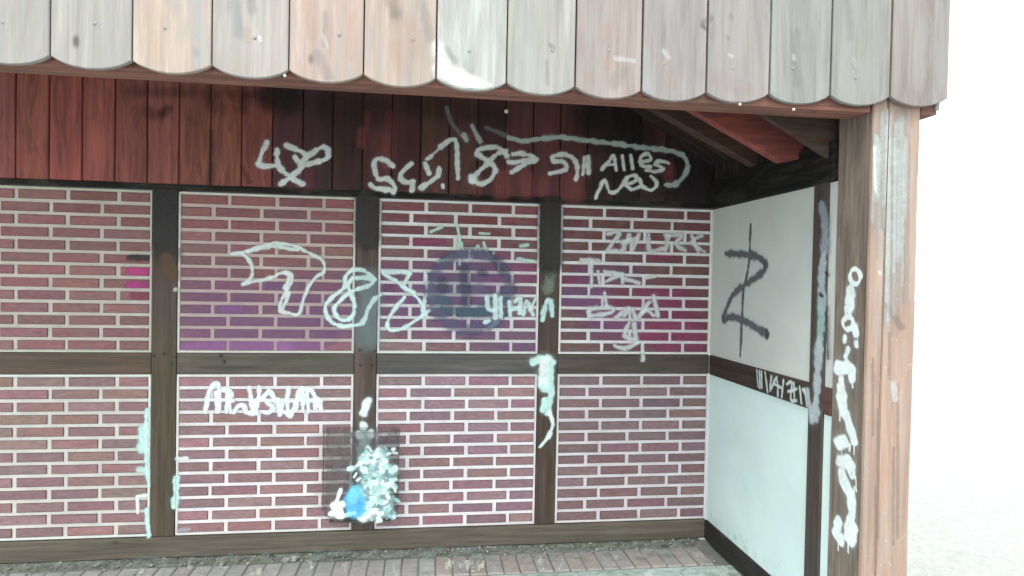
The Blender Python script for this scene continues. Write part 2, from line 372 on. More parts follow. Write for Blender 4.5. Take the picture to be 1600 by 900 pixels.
# weathered front cladding boards of the post, split by a drying crack
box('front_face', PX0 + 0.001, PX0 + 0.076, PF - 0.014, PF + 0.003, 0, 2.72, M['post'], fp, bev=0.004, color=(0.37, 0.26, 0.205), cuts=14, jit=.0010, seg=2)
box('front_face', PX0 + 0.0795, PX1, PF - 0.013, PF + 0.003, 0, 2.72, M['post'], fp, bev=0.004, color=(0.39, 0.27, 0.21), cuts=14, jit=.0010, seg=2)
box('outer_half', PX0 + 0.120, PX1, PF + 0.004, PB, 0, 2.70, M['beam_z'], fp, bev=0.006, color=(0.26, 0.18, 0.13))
lp = front_post(-3.2, -3.0, 'thick wooden post at the front left corner of the shelter')
box('shaft', -3.2, -3.0, PF, PB, 0, 2.63, M['beam_z'], lp, bev=0.006, color=(0.20, 0.15, 0.12))

# ------------------------------------------------------------------ roof: scalloped boards, eave beam, rafters, deck
roof = empty('roof', (0.1, -0.8, 2.62), 'timber roof with a skirt of scalloped weathered boards along its front', 'roof')
FY = -1.682
tint = {0: (0.458, 0.369, 0.311), 1: (0.389, 0.351, 0.323), 2: (0.449, 0.342, 0.293), 3: (0.449, 0.359, 0.306), 4: (0.389, 0.395, 0.376), 5: (0.351, 0.337, 0.315), 6: (0.361, 0.301, 0.276), 7: (0.311, 0.283, 0.276), 8: (0.303, 0.274, 0.264), 9: (0.277, 0.278, 0.264), 10: (0.273, 0.269, 0.250), 11: (0.282, 0.247, 0.233)}
X0F, STEP = -1.145, 0.2902
def fascia_board(k):
    a = X0F + k * STEP; b = a + STEP; g = 0.0028 + (0.0016 if k >= 6 else 0)
    a += g; b -= g; L = b - a
    def zv(xx): return 2.657 + 0.040 * max(0, (xx - 0.9) / 1.15) ** 1.0
    za, zb = zv(a), zv(b); sag = 0.040; n = 16
    bot = [(a + L * i / n, (za + (zb - za) * i / n) - sag * (1 - (2 * i / n - 1) ** 2) ** 0.85 + (random.uniform(-.0006, .0006))) for i in range(n + 1)]
    bm = bmesh.new(); th = 0.024; top = 3.36
    xc = (a + b) / 2; pts = [(px, pz) for px, pz in bot] + [(b, top), (a, top)]
    f = bm.faces.new([bm.verts.new((px - xc, 0, pz - 3.0)) for px, pz in pts])
    ex = bmesh.ops.extrude_face_region(bm, geom=[f])
    bmesh.ops.translate(bm, vec=(0, th, 0), verts=[v for v in ex['geom'] if isinstance(v, bmesh.types.BMVert)])
    bmesh.ops.recalc_face_normals(bm, faces=bm.faces)
    bmesh.ops.bevel(bm, geom=[e for e in bm.edges if e.calc_face_angle(0) > 1.0], offset=0.003, segments=1, affect='EDGES')
    me = bpy.data.meshes.new('fascia_board'); bm.to_mesh(me); bm.free()
    yj = random.uniform(-.0015, .0015)
    o = link('fascia_board', me, M['fascia'], roof, (xc, FY + yj, 3.0), tint.get(k, (.36, .34, .32)))
    return o, xc
bm = bmesh.new(); bmesh.ops.create_uvsphere(bm, u_segments=8, v_segments=5, radius=0.008, matrix=Matrix.Diagonal((1, .5, 1, 1)))
nail_me = bpy.data.meshes.new('nail_head'); bm.to_mesh(nail_me); bm.free()
for k in range(-8, 12):
    o, xc = fascia_board(k)
    for dx, z in ((random.uniform(-.05, .05), 2.79 + random.uniform(-.02, .03)),):
        link('nail_head', nail_me, M['steel'], o, (xc + dx, FY + 0.001, z), (.22, .22, .22))
box('eave_beam', -3.45, 1.985, -1.640, -1.500, 2.634, 2.80, M['beam_x'], roof, bev=0.005, color=(0.32, 0.15, 0.115), cuts=20, jit=.0012)
heads(roof, [(445, 118), (1240, 171), (1156, 163)], 0.006, (.7, .72, .6), 'stapled_scrap', FY - 0.004)
box('eave_beam', PX1 + .003, 2.32, -1.640, -1.500, 2.640, 2.80, M['beam_x'], roof, bev=0.005, color=(0.24, 0.125, 0.10))
box('front_boarding', -3.4, 2.31, -1.645, -1.62, 2.81, 3.34, M['beam_x'], roof, bev=0, color=(0.1, 0.07, 0.05))
box('roof_deck', -3.50, 2.42, -1.76, 0.35, 3.365, 3.43, M['roof'], roof, bev=0.01, color=(0.10, 0.10, 0.105))
box('ceiling_board', -3.40, 1.2, -1.60, 0.10, 3.29, 3.32, M['beam_x'], roof, bev=0, color=(0.05, 0.03, 0.03))
def beam(name, p, q, wy, h, y, mat_, col):
    """beam in the XZ plane from p to q (its lower edge), depth h above the edge, width wy from y backwards"""
    p = Vector((p[0], y, p[1])); q = Vector((q[0], y, q[1])); d = q - p; L = d.length
    ang = math.atan2(d.z, d.x)
    me = box_mesh(name, L, wy, h, 0.004)
    c = (p + q) / 2 + Vector((-math.sin(ang) * h / 2, wy / 2, math.cos(ang) * h / 2))
    return link(name, me, mat_, roof, c, col, rot=(0, -ang, 0))
for i in range(12):
    a = -1.655 + i * 0.152
    box('side_board', 2.300, 2.322, a + .002, a + .150, 2.66, 3.34, M['fascia'], roof, bev=0.003, color=(.34, .32, .30))
# sloping soffit over the right end
for i in range(8):
    a = -1.49 + i * 0.195
    me = box_mesh('soffit_board', 1.75, 0.191, 0.02, 0.002)
    link('soffit_board', me, M['beam_x'], roof, (1.24, a + .095, 3.13), (0.028 * random.uniform(.6, 1.4), 0.018, 0.015), rot=(0, R(31), 0))
P = lambda x, y, Y: (onY(x, y, Y)[0], onY(x, y, Y)[2])
# red rafter, daylight put into its colour, against boards coloured dark as shade
a, b = P(1222, 252, -1.15), P(1075, 168, -1.15)
d = Vector((b[0] - a[0], b[1] - a[1])); 
hh = 0.0
def rafter_quad(name, pts, Y, th, mat_, col):
    """a board lying in the XZ plane at depth Y whose outline is given by four corner points (end cut along the plate)"""
    bm = bmesh.new(); vs = []
    q = [(onY(px, py, Y)[0], onY(px, py, Y)[2]) for px, py in pts]
    cx = sum(v[0] for v in q) / 4; cz = sum(v[1] for v in q) / 4
    f = bm.faces.new([bm.verts.new((v[0] - cx, 0, v[1] - cz)) for v in q])
    ex = bmesh.ops.extrude_face_region(bm, geom=[f])
    bmesh.ops.translate(bm, vec=(0, th, 0), verts=[v for v in ex['geom'] if isinstance(v, bmesh.types.BMVert)])
    bmesh.ops.recalc_face_normals(bm, faces=bm.faces)
    bmesh.ops.bevel(bm, geom=list(bm.edges), offset=0.004, segments=1, affect='EDGES')
    me = bpy.data.meshes.new(name); bm.to_mesh(me); bm.free()
    return link(name, me, mat_, roof, (cx, Y, cz), col)
o = rafter_quad('rafter', [(1222, 253), (1290, 241), (1130, 143), (1002, 125)], -1.10, 0.06, M['red_x'], (0.34, 0.095, 0.080)); o['label'] = 'red rafter with daylight painted into its colour'
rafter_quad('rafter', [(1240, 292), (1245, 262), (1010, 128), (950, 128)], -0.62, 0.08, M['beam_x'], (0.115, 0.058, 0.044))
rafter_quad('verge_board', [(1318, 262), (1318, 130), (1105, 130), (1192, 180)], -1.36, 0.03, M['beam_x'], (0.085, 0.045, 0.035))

# ------------------------------------------------------------------ clear plastic leaflet holder on the second post
hb = onY(565, 812, -0.05); hx = hb[0]
P0, P1 = onY(503, 675, -0.10), onY(624, 675, -0.10)
hold = empty('leaflet_holder', (hx, -0.06, onY(565, 812, -.05)[2]), 'clear plastic holder on the post, smeared with turquoise and blue paint', 'plastic holder')
zt = P0[2]; zb = onY(565, 814, -0.08)[2]; xl, xr = P0[0], P1[0]
def shell(th0):
    bm = bmesh.new(); rows = []
    nz, na = 14, 26
    for j in range(nz + 1):
        f = j / nz; z = zb + (zt - zb) * f
        k = min(1, 0.80 + 0.20 * min(1, f / 0.22) ** 0.6)
        cx = (xl + xr) / 2; hw = (xr - xl) / 2 * k - th0; dp = 0.100 * (0.75 + .25 * min(1, f / .3)) - th0
        ring = []
        for i in range(na + 1):
            t = math.pi * i / na; c, s = math.cos(t), math.sin(t); e = 0.42
            ring.append(bm.verts.new((cx - hx - hw * math.copysign(abs(c) ** e, c), -0.016 - dp * abs(s) ** e + 0.06, z - hold.location.z)))
        rows.append(ring)
    for j in range(nz):
        for i in range(na): bm.faces.new((rows[j][i], rows[j][i + 1], rows[j + 1][i + 1], rows[j + 1][i]))
    bm.faces.new(list(reversed(rows[0])))
    return bm
bm = shell(0.0); me = bpy.data.meshes.new('holder_body'); bm.to_mesh(me); bm.free()
ob = link('holder_body', me, M['plastic'], hold, tuple(hold.location))
so = ob.modifiers.new('solid', 'SOLIDIFY'); so.thickness = 0.003
box('back_plate', xl + .01, xr - .01, -0.0155, -0.0125, zb + .01, zt + .01, M['plastic'], hold, bev=0)
M['rim'] = plain('dark_plastic_edge', False, (0.10, 0.10, 0.105), .6, 1.2, 25, .4, .4)
for xx in (xl + .001, xr - 0.006): box('side_rib', xx, xx + 0.005, -0.052, -0.040, zb + .06, zt - .002, M['rim'], hold, bev=0.001)
box('bottom_rim', xl + .05, xr - .05, -0.088, -0.020, zb - .007, zb - .001, M['rim'], hold, bev=0.002)
for q in ((xl + .03, zt - .03), (xr - .03, zt - .03)): box('clip', q[0] - .008, q[0] + .008, -0.0165, -0.012, q[1] - .004, q[1] + .004, M['rim'], hold, bev=0.001)
box('rim', xl + 0.012, xr - 0.012, -0.122, -0.117, zt - 0.014, zt, M['plastic'], hold, bev=0.001)

def crumple(name, cx, cy, rx, rz, col, label, cat, seed, y=-0.078, ry=.030):
    rs = random.Random(seed); bm = bmesh.new(); bmesh.ops.create_icosphere(bm, subdivisions=3, radius=1)
    ax = [Vector((rs.gauss(0, 1), rs.gauss(0, 1), rs.gauss(0, 1))).normalized() for _ in range(26)]
    for v in bm.verts:
        d = v.co.normalized(); k = 1.0
        for i, a in enumerate(ax): k += 0.10 * abs(math.sin(5 * d.dot(a) + i)) * (1 if i % 2 else -1)
        v.co = d * (0.75 + 0.45 * (k - .8)) * rs.uniform(.93, 1.07)
    bmesh.ops.scale(bm, vec=(rx, ry, rz), verts=bm.verts)
    me = bpy.data.meshes.new(name); bm.to_mesh(me); bm.free(); q = onY(cx, cy, y)
    m_ = plain(name + '_surface', False, col, .8, 1.05, 20, .5, .5)
    return tag(link(name, me, m_, None, (q[0], y, q[2])), label, cat)
crumple('crumpled_bag', 556, 783, .052, .066, (.08, .42, .80), 'crumpled bright blue plastic bag at the bottom of the clear holder', 'plastic bag', 4)
crumple('crumpled_paper', 527, 793, .046, .042, (.85, .88, .88), 'crumpled white paper in the bottom left of the clear holder', 'paper', 9)

# ------------------------------------------------------------------ spray paint: thin soft-edged skins on the surfaces they were sprayed on
def surfY(x, z):
    y = np.full(x.shape, BRICK_Y)
    fr = (z < ZM1) & (z > ZM0)
    for a, b in POSTS: fr |= (x > a - .004) & (x < b + .004)
    y[fr] = FRAME_Y; y[z > ZT + .02] = PLANK_Y; y[z < ZB] = -0.022
    return y
def inbrick(x, z):
    mk = np.zeros(x.shape, bool)
    for a, b, c, d in BR_RECTS: mk |= (x > a) & (x < b) & (z > c) & (z < d)
    return mk
def on_boards(x, z):
    f = ((x - X0F) / STEP) % 1.0
    bot = 2.657 + 0.040 * np.maximum(0, (x - 0.9) / 1.15) - 0.040 * (1 - np.abs(2 * f - 1) ** 2) ** 0.85 + 0.008
    return ((z > bot) & (f > 0.02) & (f < 0.98)).astype(float)
def Zc(pts, fr): return [(fr[0] + p[0] / fr[2], fr[1] + p[1] / fr[2]) for p in pts]
layer = [0]
def spray(name, strokes, plane, parent, label=None, step=0.0045, bricks=None, noisy=0.0, off=None, clip=None):
    """strokes: (points in photo coordinates, radius in photo pixels, colour, strength, softness)"""
    layer[0] += 1; off = 0.0020 + 0.0004 * (layer[0] % 6) if off is None else off
    kind, val = plane
    def conv(px, py):
        if kind == 'Y': q = onY(px, py, val); return q[0], q[2]
        if kind == 'X': q = onX(px, py, val); return q[1], q[2]
        q = onZ(px, py, val); return q[0], q[1]
    S = []
    for st in strokes:
        pts, r, col, al = st[:4]; soft = (st[4] if len(st) > 4 else 0.45) * 0.8
        w = [conv(*p) for p in pts]
        c0 = np.array(conv(*pts[0])); c1 = np.array(conv(pts[0][0], pts[0][1] + 10)); rr = r * np.linalg.norm(c1 - c0) / 10
        if kind == 'Z': rr = r * 0.0045
        # smooth the polyline (Catmull-Rom)
        if len(w) > 2:
            q = [w[0]] + w + [w[-1]]; o_ = []
            for i in range(1, len(q) - 2):
                p0, p1, p2, p3 = map(np.array, q[i - 1:i + 3])
                for t in (0, .34, .67):
                    o_.append(tuple(.5 * ((2 * p1) + (-p0 + p2) * t + (2 * p0 - 5 * p1 + 4 * p2 - p3) * t * t + (-p0 + 3 * p1 - 3 * p2 + p3) * t ** 3)))
            w = o_ + [w[-1]]
        S.append((w, rr, col, al, soft))
    us = [p[0] for s in S for p in s[0]]; vs = [p[1] for s in S for p in s[0]]; mr = max(s[1] for s in S) * 2.3 + .01
    u0, u1, v0, v1 = min(us) - mr, max(us) + mr, min(vs) - mr, max(vs) + mr
    if kind == 'X' and val > 1.9: pass
    nu, nv = int((u1 - u0) / step) + 2, int((v1 - v0) / step) + 2
    U, V = np.meshgrid(np.linspace(u0, u1, nu), np.linspace(v0, v1, nv), indexing='ij')
    # hand wobble of the spray edge
    wob = 0.0022 * (np.sin(U * 91 + V * 37) + np.sin(V * 113 - U * 53 + 1.3)) 
    A = np.zeros(U.shape); C = np.zeros(U.shape + (3,)); C[...] = S[0][2]
    for w, rr, col, al, soft in S:
        d = np.full(U.shape, 9.0)
        if len(w) == 1: d = np.hypot(U - w[0][0], V - w[0][1])
        ph_ = rng.rand() * 6; acc = 0
        for (ax, ay), (bx, by) in zip(w[:-1], w[1:]):
            L2 = (bx - ax) ** 2 + (by - ay) ** 2 + 1e-12
            t = np.clip(((U - ax) * (bx - ax) + (V - ay) * (by - ay)) / L2, 0, 1)
            acc += math.sqrt(L2); kf = 1 + (0.20 * math.sin(acc * 46 + ph_) + 0.12 * math.sin(acc * 121 + 2 * ph_)) * (name == 'graffiti')
            d = np.minimum(d, np.hypot(U - ax - t * (bx - ax), V - ay - t * (by - ay)) / kf)
        d = d + wob * min(1, rr / 0.02)
        a = np.clip((rr * (1 + soft) - d) / (2 * soft * rr + 1e-6), 0, 1); a = a * a * (3 - 2 * a) * al
        if name == 'graffiti' and rr < 0.05:                    # fine overspray round every stroke
            h = np.clip(1 - d / (rr * 2.3), 0, 1) ** 2 * 0.30 * al * (0.5 + rng.rand(*d.shape)); a = a + h * (1 - a)
        k = a / np.maximum(a + A * (1 - a), 1e-6)
        C = C * (1 - k[..., None]) + np.array(col) * k[..., None]; A = a + A * (1 - a)
    if noisy: A = A * (1 - noisy * rng.rand(*A.shape))
    if bricks is not None: A = A * np.where(inbrick(U, V), 1.0, bricks)
    if clip is not None: A = A * clip(U, V)
    keep = A > 0.012
    cell = keep[:-1, :-1] | keep[1:, :-1] | keep[:-1, 1:] | keep[1:, 1:]
    if kind == 'Y':
        Yv = (surfY(U, V) if val == 0 or val == PLANK_Y else np.full(U.shape, val)) - off
        co = np.stack([U, Yv, V], -1)
    elif kind == 'X': co = np.stack([np.full(U.shape, val - off), U, V], -1)
    else: co = np.stack([U, V, np.full(U.shape, val + off)], -1)
    idx = np.arange(nu * nv).reshape(nu, nv); ii, jj = np.nonzero(cell)
    quads = np.stack([idx[ii, jj], idx[ii + 1, jj], idx[ii + 1, jj + 1], idx[ii, jj + 1]], -1)
    used = np.unique(quads); mp = np.zeros(nu * nv, int); mp[used] = np.arange(len(used))
    org = np.array(wpos(parent)); cc = co.reshape(-1, 3)[used] - org
    me = bpy.data.meshes.new(name); me.from_pydata(cc.tolist(), [], mp[quads].tolist())
    at = me.color_attributes.new('paint', 'FLOAT_COLOR', 'POINT')
    at.data.foreach_set('color', np.concatenate([C.reshape(-1, 3)[used], A.reshape(-1, 1)[used]], 1).ravel())
    o = link(name, me, M['paint'], parent, tuple(org))
    if label: o['label'] = label
    return o

CW = (0.76, 0.80, 0.785); CW2 = (0.86, 0.95, 0.94); TQ = (0.60, 0.85, 0.81); GR = (0.45, 0.48, 0.50)
PU, MG, BL_ = (0.21, 0.09, 0.24), (0.27, 0.045, 0.12), (0.09, 0.12, 0.24)
F5 = (380, 160, 4.444); F6 = (690, 160, 3.721); F4 = (340, 360, 4.444); FB = (300, 580, 6.154); F2 = (640, 340, 4.5); F3 = (860, 340, 3.912); F8 = (1160, 560, 2.647); FH = (480, 600, 3.911)
S = lambda fr, lst, r, c, a, soft=.45: [(Zc(p, fr), r, c, a, soft) for p in lst]
PLN = ('Y', PLANK_Y)
spray('graffiti', S(F5, [[(165, 280), (110, 430), (240, 440)], [(235, 330), (248, 440), (330, 520), (410, 565)],
      [(300, 300), (400, 340), (445, 370), (540, 315), (590, 325), (580, 390), (500, 415), (420, 440), (380, 480), (330, 520), (260, 565)],
      [(362, 385), (376, 400)], [(440, 370), (398, 440)]], 3.7, CW, .95), PLN, wall, 'white sprayed 439 over an x')
spray('graffiti', S(F5, [[(1040, 445), (985, 400), (925, 395), (910, 440), (935, 530), (1010, 535), (1055, 590), (1040, 625)], [(885, 575), (930, 600), (1010, 605)],
      [(1165, 425), (1095, 500), (1110, 545), (1180, 560)], [(1180, 550), (1170, 610)], [(1265, 430), (1290, 490)], [(1360, 450), (1350, 510), (1235, 595)], [(1385, 575), (1388, 592)],
      [(1375, 310), (1440, 260), (1480, 290), (1490, 530)], [(1280, 392), (1300, 378)]], 3.6, CW, .95) + S(F5, [[(1290, 385), (1335, 345), (1375, 310)]], 1.8, CW, .7), PLN, wall, 'white sprayed figures 5 4 and a half, 7')
spray('graffiti', S(F6, [[(180, 450), (230, 475), (290, 440), (310, 390), (270, 340), (210, 305), (215, 275), (290, 260), (350, 275), (380, 310)], [(370, 285), (330, 295), (260, 360), (190, 430)],
      [(390, 345), (410, 350)], [(415, 300), (480, 300), (550, 330), (480, 360), (410, 405)], [(420, 350), (530, 330)],
      [(720, 300), (650, 315), (650, 340), (715, 350), (720, 390), (630, 415)], [(730, 310), (770, 330), (790, 380), (780, 450)], [(830, 320), (820, 420)], [(850, 320), (855, 410)], [(830, 370), (855, 370)]], 3.4, CW, .95)
      + S(F6, [[(178, 446), (182, 450)]], 6, CW2, 1), PLN, wall, 'white sprayed 8, arrow and 578')
spray('graffiti', S(F6, [[(930, 390), (970, 345), (1000, 310), (1015, 395)], [(950, 368), (1010, 360)], [(1050, 310), (1060, 390)], [(1100, 310), (1110, 385)],
      [(1150, 345), (1215, 335), (1200, 300), (1160, 315), (1160, 365), (1210, 375)], [(1320, 355), (1270, 340), (1240, 360), (1290, 385), (1240, 402), (1190, 395)],
      [(895, 555), (945, 455), (975, 520), (1020, 515), (1075, 440)], [(1060, 480), (1120, 460), (1130, 430), (1090, 430), (1070, 470), (1100, 505), (1150, 490)],
      [(1150, 440), (1170, 490), (1220, 510), (1250, 470), (1215, 430)]], 2.6, CW, .95), PLN, wall, 'white sprayed words ALLES NEU')
spray('graffiti', S(F6, [[(390, 205), (470, 225), (560, 215), (640, 205), (720, 205), (820, 220), (1000, 240), (1180, 265), (1320, 280), (1400, 310), (1430, 370), (1400, 440), (1350, 480), (1300, 480)]], 3.6, (.50, .60, .57), .85)
      + S(F6, [[(30, 30), (60, 120), (125, 205)], [(260, 150), (330, 175), (400, 205)]], 3.2, (.35, .36, .38), .35, .8) + S(F6, [[(180, 140), (200, 180), (225, 225)], [(130, 190), (142, 215)]], 3.4, CW, .5, .6),
      PLN, wall, 'long pale sprayed line looping round the words')
W0 = ('Y', 0)
spray('graffiti', S(F4, [[(100, 165), (200, 145), (330, 105), (420, 90), (540, 110), (640, 160), (730, 210), (740, 290), (690, 320), (640, 380), (600, 470), (565, 580), (500, 575), (435, 560)],
      [(435, 560), (440, 500), (480, 420), (520, 340), (500, 295), (430, 300), (400, 320), (320, 345), (240, 355), (180, 372)], [(180, 372), (235, 330), (240, 250), (205, 190), (165, 160)], [(215, 150), (300, 128), (380, 112), (470, 122), (560, 140)], [(470, 300), (500, 320), (470, 400)], [(450, 560), (480, 480), (500, 430)]], 2.5, (.70, .77, .75), .9),
      W0, wall, 'white outlined figure 7')
spray('graffiti', S(F4, [[(1090, 340), (1020, 280), (940, 275), (890, 320), (880, 400), (800, 460), (750, 530), (770, 610), (840, 660), (940, 660), (1010, 640), (1040, 560), (1080, 490), (1130, 445)],
      [(940, 330), (1040, 330), (1080, 360), (1040, 390), (940, 420), (860, 480), (810, 540), (830, 600), (890, 625), (940, 590), (950, 500), (920, 430), (910, 370), (940, 330)]], 2.9, (.68, .86, .83), .95)
      + S(F4, [[(1040, 330), (1060, 480), (1040, 620), (1050, 740)]], 15, (.30, .42, .44), .35, .8), W0, wall, 'pale turquoise outlined figure 8 running across the post')
spray('graffiti', S(F4, [[(1150, 300), (1280, 380), (1400, 480), (1450, 590)], [(1440, 290), (1460, 400), (1430, 520), (1420, 600)], [(1300, 460), (1220, 560), (1180, 640), (1200, 690), (1290, 680), (1380, 620), (1520, 520)],
      [(1340, 300), (1290, 390), (1370, 430)], [(1460, 460), (1540, 520), (1460, 560)], [(1150, 290), (1330, 290)]], 2.7, (.68, .85, .83), .9), W0, wall, 'scrawled turquoise-white figure beside the blue face')
spray('graffiti', S(F2, [[(200, 310), (330, 268), (350, 150), (385, 290)], [(360, 200), (420, 270)], [(430, 290), (480, 200), (500, 270)], [(520, 180), (560, 290), (590, 250)], [(350, 230), (350, 330)], [(335, 60), (350, 150)], [(490, 110), (560, 115)], [(150, 100), (230, 65)], [(780, 200), (830, 190)], [(760, 290), (880, 310)]], 2.6, (.55, .78, .70), .75, .6),
      W0, pC1, 'small turquoise scribble above the blue face')
ring = [(428 + 278 * math.cos(t), 515 + 270 * math.sin(t)) for t in np.linspace(0, 2 * math.pi, 26)]
scr = []
for _ in range(34):
    t = random.uniform(0, 2 * math.pi); q = random.uniform(0.1, .95); an = random.uniform(0, 3.14); L = random.uniform(20, 80)
    cx_, cy_ = 425 + 250 * q * math.cos(t), 515 + 240 * q * math.sin(t)
    scr.append(([(cx_ - L * math.cos(an), cy_ - L * .5 * math.sin(an)), (cx_ + L * math.cos(an), cy_ + L * .5 * math.sin(an))], random.uniform(4, 9), random.choice([(.12, .11, .19), (.14, .10, .22), (.07, .14, .20), (.18, .11, .26)]), random.uniform(.05, .18)))
spray('graffiti', S(F2, [ring], 7, (.07, .07, .13), .78, .5) + S(F2, [[(430, 515), (400, 540)]], 54, (.20, .13, .30), .22, .25) + [(Zc(p, F2), r_, c_, a_, .8) for p, r_, c_, a_ in scr]
      + S(F2, [[(385, 370), (400, 600)]], 6.5, (.04, .04, .08), .88, .5) + S(F2, [[(500, 385), (530, 400)], [(225, 450), (235, 500)], [(600, 300), (650, 380)]], 7, (.04, .04, .08), .88, .5)
      + S(F2, [[(210, 555), (270, 640), (400, 665), (540, 650), (640, 560)]], 8, (.04, .09, .13), .85, .5) + S(F2, [[(640, 700), (560, 780)]], 4, (.14, .20, .26), .6, .6), W0, pC1, 'dark blue-purple sprayed smiling face', bricks=0.62)
spray('graffiti', S(F2, [[(545, 560), (550, 640), (600, 650)], [(600, 555), (605, 700)], [(640, 560), (640, 700)], [(530, 735), (555, 725)], [(700, 590), (705, 690)], [(740, 590), (780, 565), (770, 670)], [(800, 680), (820, 590), (865, 680)], [(885, 570), (850, 640)], [(730, 640), (770, 640)]], 3.2, (.66, .85, .84), .8, .5)
      + S(F2, [[(930, 720), (960, 590), (990, 590), (1000, 690)]], 3.4, TQ, .85, .5) + S(F2, [[(985, 390), (985, 430), (970, 500)]], 8, (.26, .34, .26), .5, .5), W0, wall, 'white sprayed name ending on the post')
spray('graffiti', S(F3, [[(350, 100), (420, 95), (350, 200), (430, 200)], [(480, 110), (440, 200)], [(440, 150), (530, 130)], [(540, 100), (500, 200)], [(600, 100), (600, 200), (680, 190)], [(720, 110), (700, 200)], [(700, 110), (800, 110), (760, 160), (820, 200)], [(860, 110), (900, 210)], [(920, 110), (860, 150), (940, 210)],
      [(190, 260), (290, 265)], [(250, 270), (250, 420)], [(290, 330), (300, 400)], [(330, 330), (440, 345)], [(340, 390), (420, 350), (440, 400)], [(440, 370), (540, 400)], [(580, 370), (640, 360)],
      [(330, 460), (340, 530)], [(250, 600), (370, 580), (370, 550), (240, 560), (240, 610)], [(400, 610), (480, 550), (450, 600)], [(520, 620), (500, 560)], [(540, 610), (580, 560), (630, 600)], [(600, 520), (560, 580)], [(630, 480), (655, 600)],
      [(480, 640), (450, 720), (500, 740)], [(510, 650), (520, 760)], [(390, 780), (450, 800), (540, 760)], [(560, 870), (560, 820)]], 3.0, (.70, .75, .75), .72, .75), W0, pD1, 'four faint lines of white sprayed writing')
def E(cx, cy, rx, r, c, a): return ([(cx - rx, cy), (cx + rx, cy)], r, c, a, .7)
spray('paint_haze', [E(1010, 490, 50, 42, MG, .50), E(1040, 520, 42, 22, MG, .6), E(1065, 545, 30, 12, MG, .5), E(1035, 462, 26, 14, MG, .5), E(915, 465, 20, 20, PU, .55), E(960, 505, 24, 20, PU, .45), E(950, 430, 40, 14, PU, .35), E(1030, 400, 18, 5, MG, .7), E(895, 440, 12, 10, MG, .5)],
      W0, pD1, 'magenta and violet spray haze', bricks=0.10, off=.0014)
spray('paint_haze', [E(667, 378, 24, 5, MG, .75), E(615, 440, 20, 30, PU, .40), E(790, 430, 34, 16, MG, .5), E(825, 420, 12, 14, MG, .45), E(740, 430, 50, 40, PU, .35), E(700, 490, 70, 36, PU, .40), E(790, 525, 45, 24, PU, .32), E(815, 545, 24, 8, PU, .4), E(640, 470, 40, 26, PU, .35)],
      W0, pC1, 'violet and pink spray haze', bricks=0.12, off=.0014)
spray('paint_haze', [E(370, 541, 80, 9, (.34, .13, .34), .70), E(470, 541, 30, 9, (.34, .13, .34), .5), E(362, 483, 14, 7, PU, .7), E(432, 448, 16, 8, PU, .6), E(320, 460, 40, 44, PU, .28), E(430, 500, 90, 44, PU, .26), E(520, 470, 30, 50, PU, .28), E(400, 520, 110, 20, PU, .25)], W0, pB1, 'violet spray haze', bricks=0.25, off=.0014)
spray('paint_haze', [E(222, 424, 16, 7, (.50, .04, .22), .85), E(220, 446, 16, 6, (.45, .04, .24), .8), E(222, 402, 18, 5, (.02, .015, .02), .85), E(222, 462, 12, 6, (.3, .02, .06), .5)], W0, pA1, 'magenta smudge with a black streak over it', bricks=0.1, off=.0014)
spray('graffiti', [([(226, 672), (224, 700)], 7, TQ, .85), ([(232, 640), (229, 660), (230, 720), (234, 760)], 3, TQ, .8), ([(218, 732), (232, 736)], 4, TQ, .7), ([(216, 775), (216, 800)], 2.5, CW2, .8), ([(216, 775), (232, 773)], 2.5, CW2, .7), ([(230, 795), (234, 835)], 4, TQ, .8)], W0, pA0, 'turquoise smears')
spray('graffiti', [([(277, 745), (276, 770), (274, 790)], 4, TQ, .85), ([(278, 716), (292, 716)], 3.5, CW2, .7), ([(280, 828), (296, 826)], 5, (.45, .45, .50), .6, .6)], W0, pB0, 'turquoise smears on the left edge')
spray('graffiti', S(FB, [[(135, 385), (150, 260), (185, 160), (240, 110), (265, 180), (262, 390)], [(235, 200), (245, 390)], [(345, 170), (335, 385)], [(300, 180), (370, 190), (385, 240)], [(360, 290), (375, 395)], [(405, 395), (450, 330), (500, 330), (520, 390)],
      [(555, 160), (575, 290), (585, 415)], [(650, 155), (635, 290), (600, 400)], [(740, 190), (690, 250), (730, 300), (780, 350), (740, 395), (680, 390)], [(760, 200), (790, 250)], [(830, 270), (845, 415), (870, 300)], [(930, 165), (920, 290), (930, 420), (970, 390), (990, 300)], [(880, 380), (930, 425)],
      [(1000, 380), (1020, 240), (1060, 160), (1070, 380)], [(1110, 180), (1120, 390)], [(1150, 190), (1180, 240), (1190, 360)], [(1060, 170), (1150, 175)], [(1215, 270), (1240, 365)], [(150, 270), (400, 280)], [(545, 275), (1000, 285)], [(1010, 275), (1250, 280)], [(560, 400), (620, 400)]], 3.2, CW2, .93, .4), W0, pB0, 'thick white sprayed signature')
spray('graffiti', [([(833, 565), (848, 560), (862, 566)], 6, TQ, .95), ([(852, 565), (850, 600)], 8, CW2, .95), ([(860, 568), (861, 600)], 5, TQ, .9), ([(850, 605), (860, 613), (861, 606)], 5, TQ, .9), ([(850, 625), (848, 640)], 6.5, TQ, .95), ([(860, 618), (855, 645)], 5, TQ, .85), ([(858, 645), (863, 662), (856, 682), (843, 697)], 2.8, CW2, .85)],
      W0, wall, 'pale turquoise blob with a curling tail down the post')
spray('graffiti', [([(575, 626), (568, 645)], 5.5, CW2, .95), ([(568, 663), (569, 666)], 8, CW2, .95), ([(561, 677), (563, 680)], 5.5, CW2, .9), ([(579, 674), (580, 680)], 5, CW2, .9), ([(570, 680), (571, 720)], 8, TQ, .6), ([(560, 700), (562, 730)], 4, TQ, .4)], W0, wall, 'white blobs dripping down the post above the plastic holder')
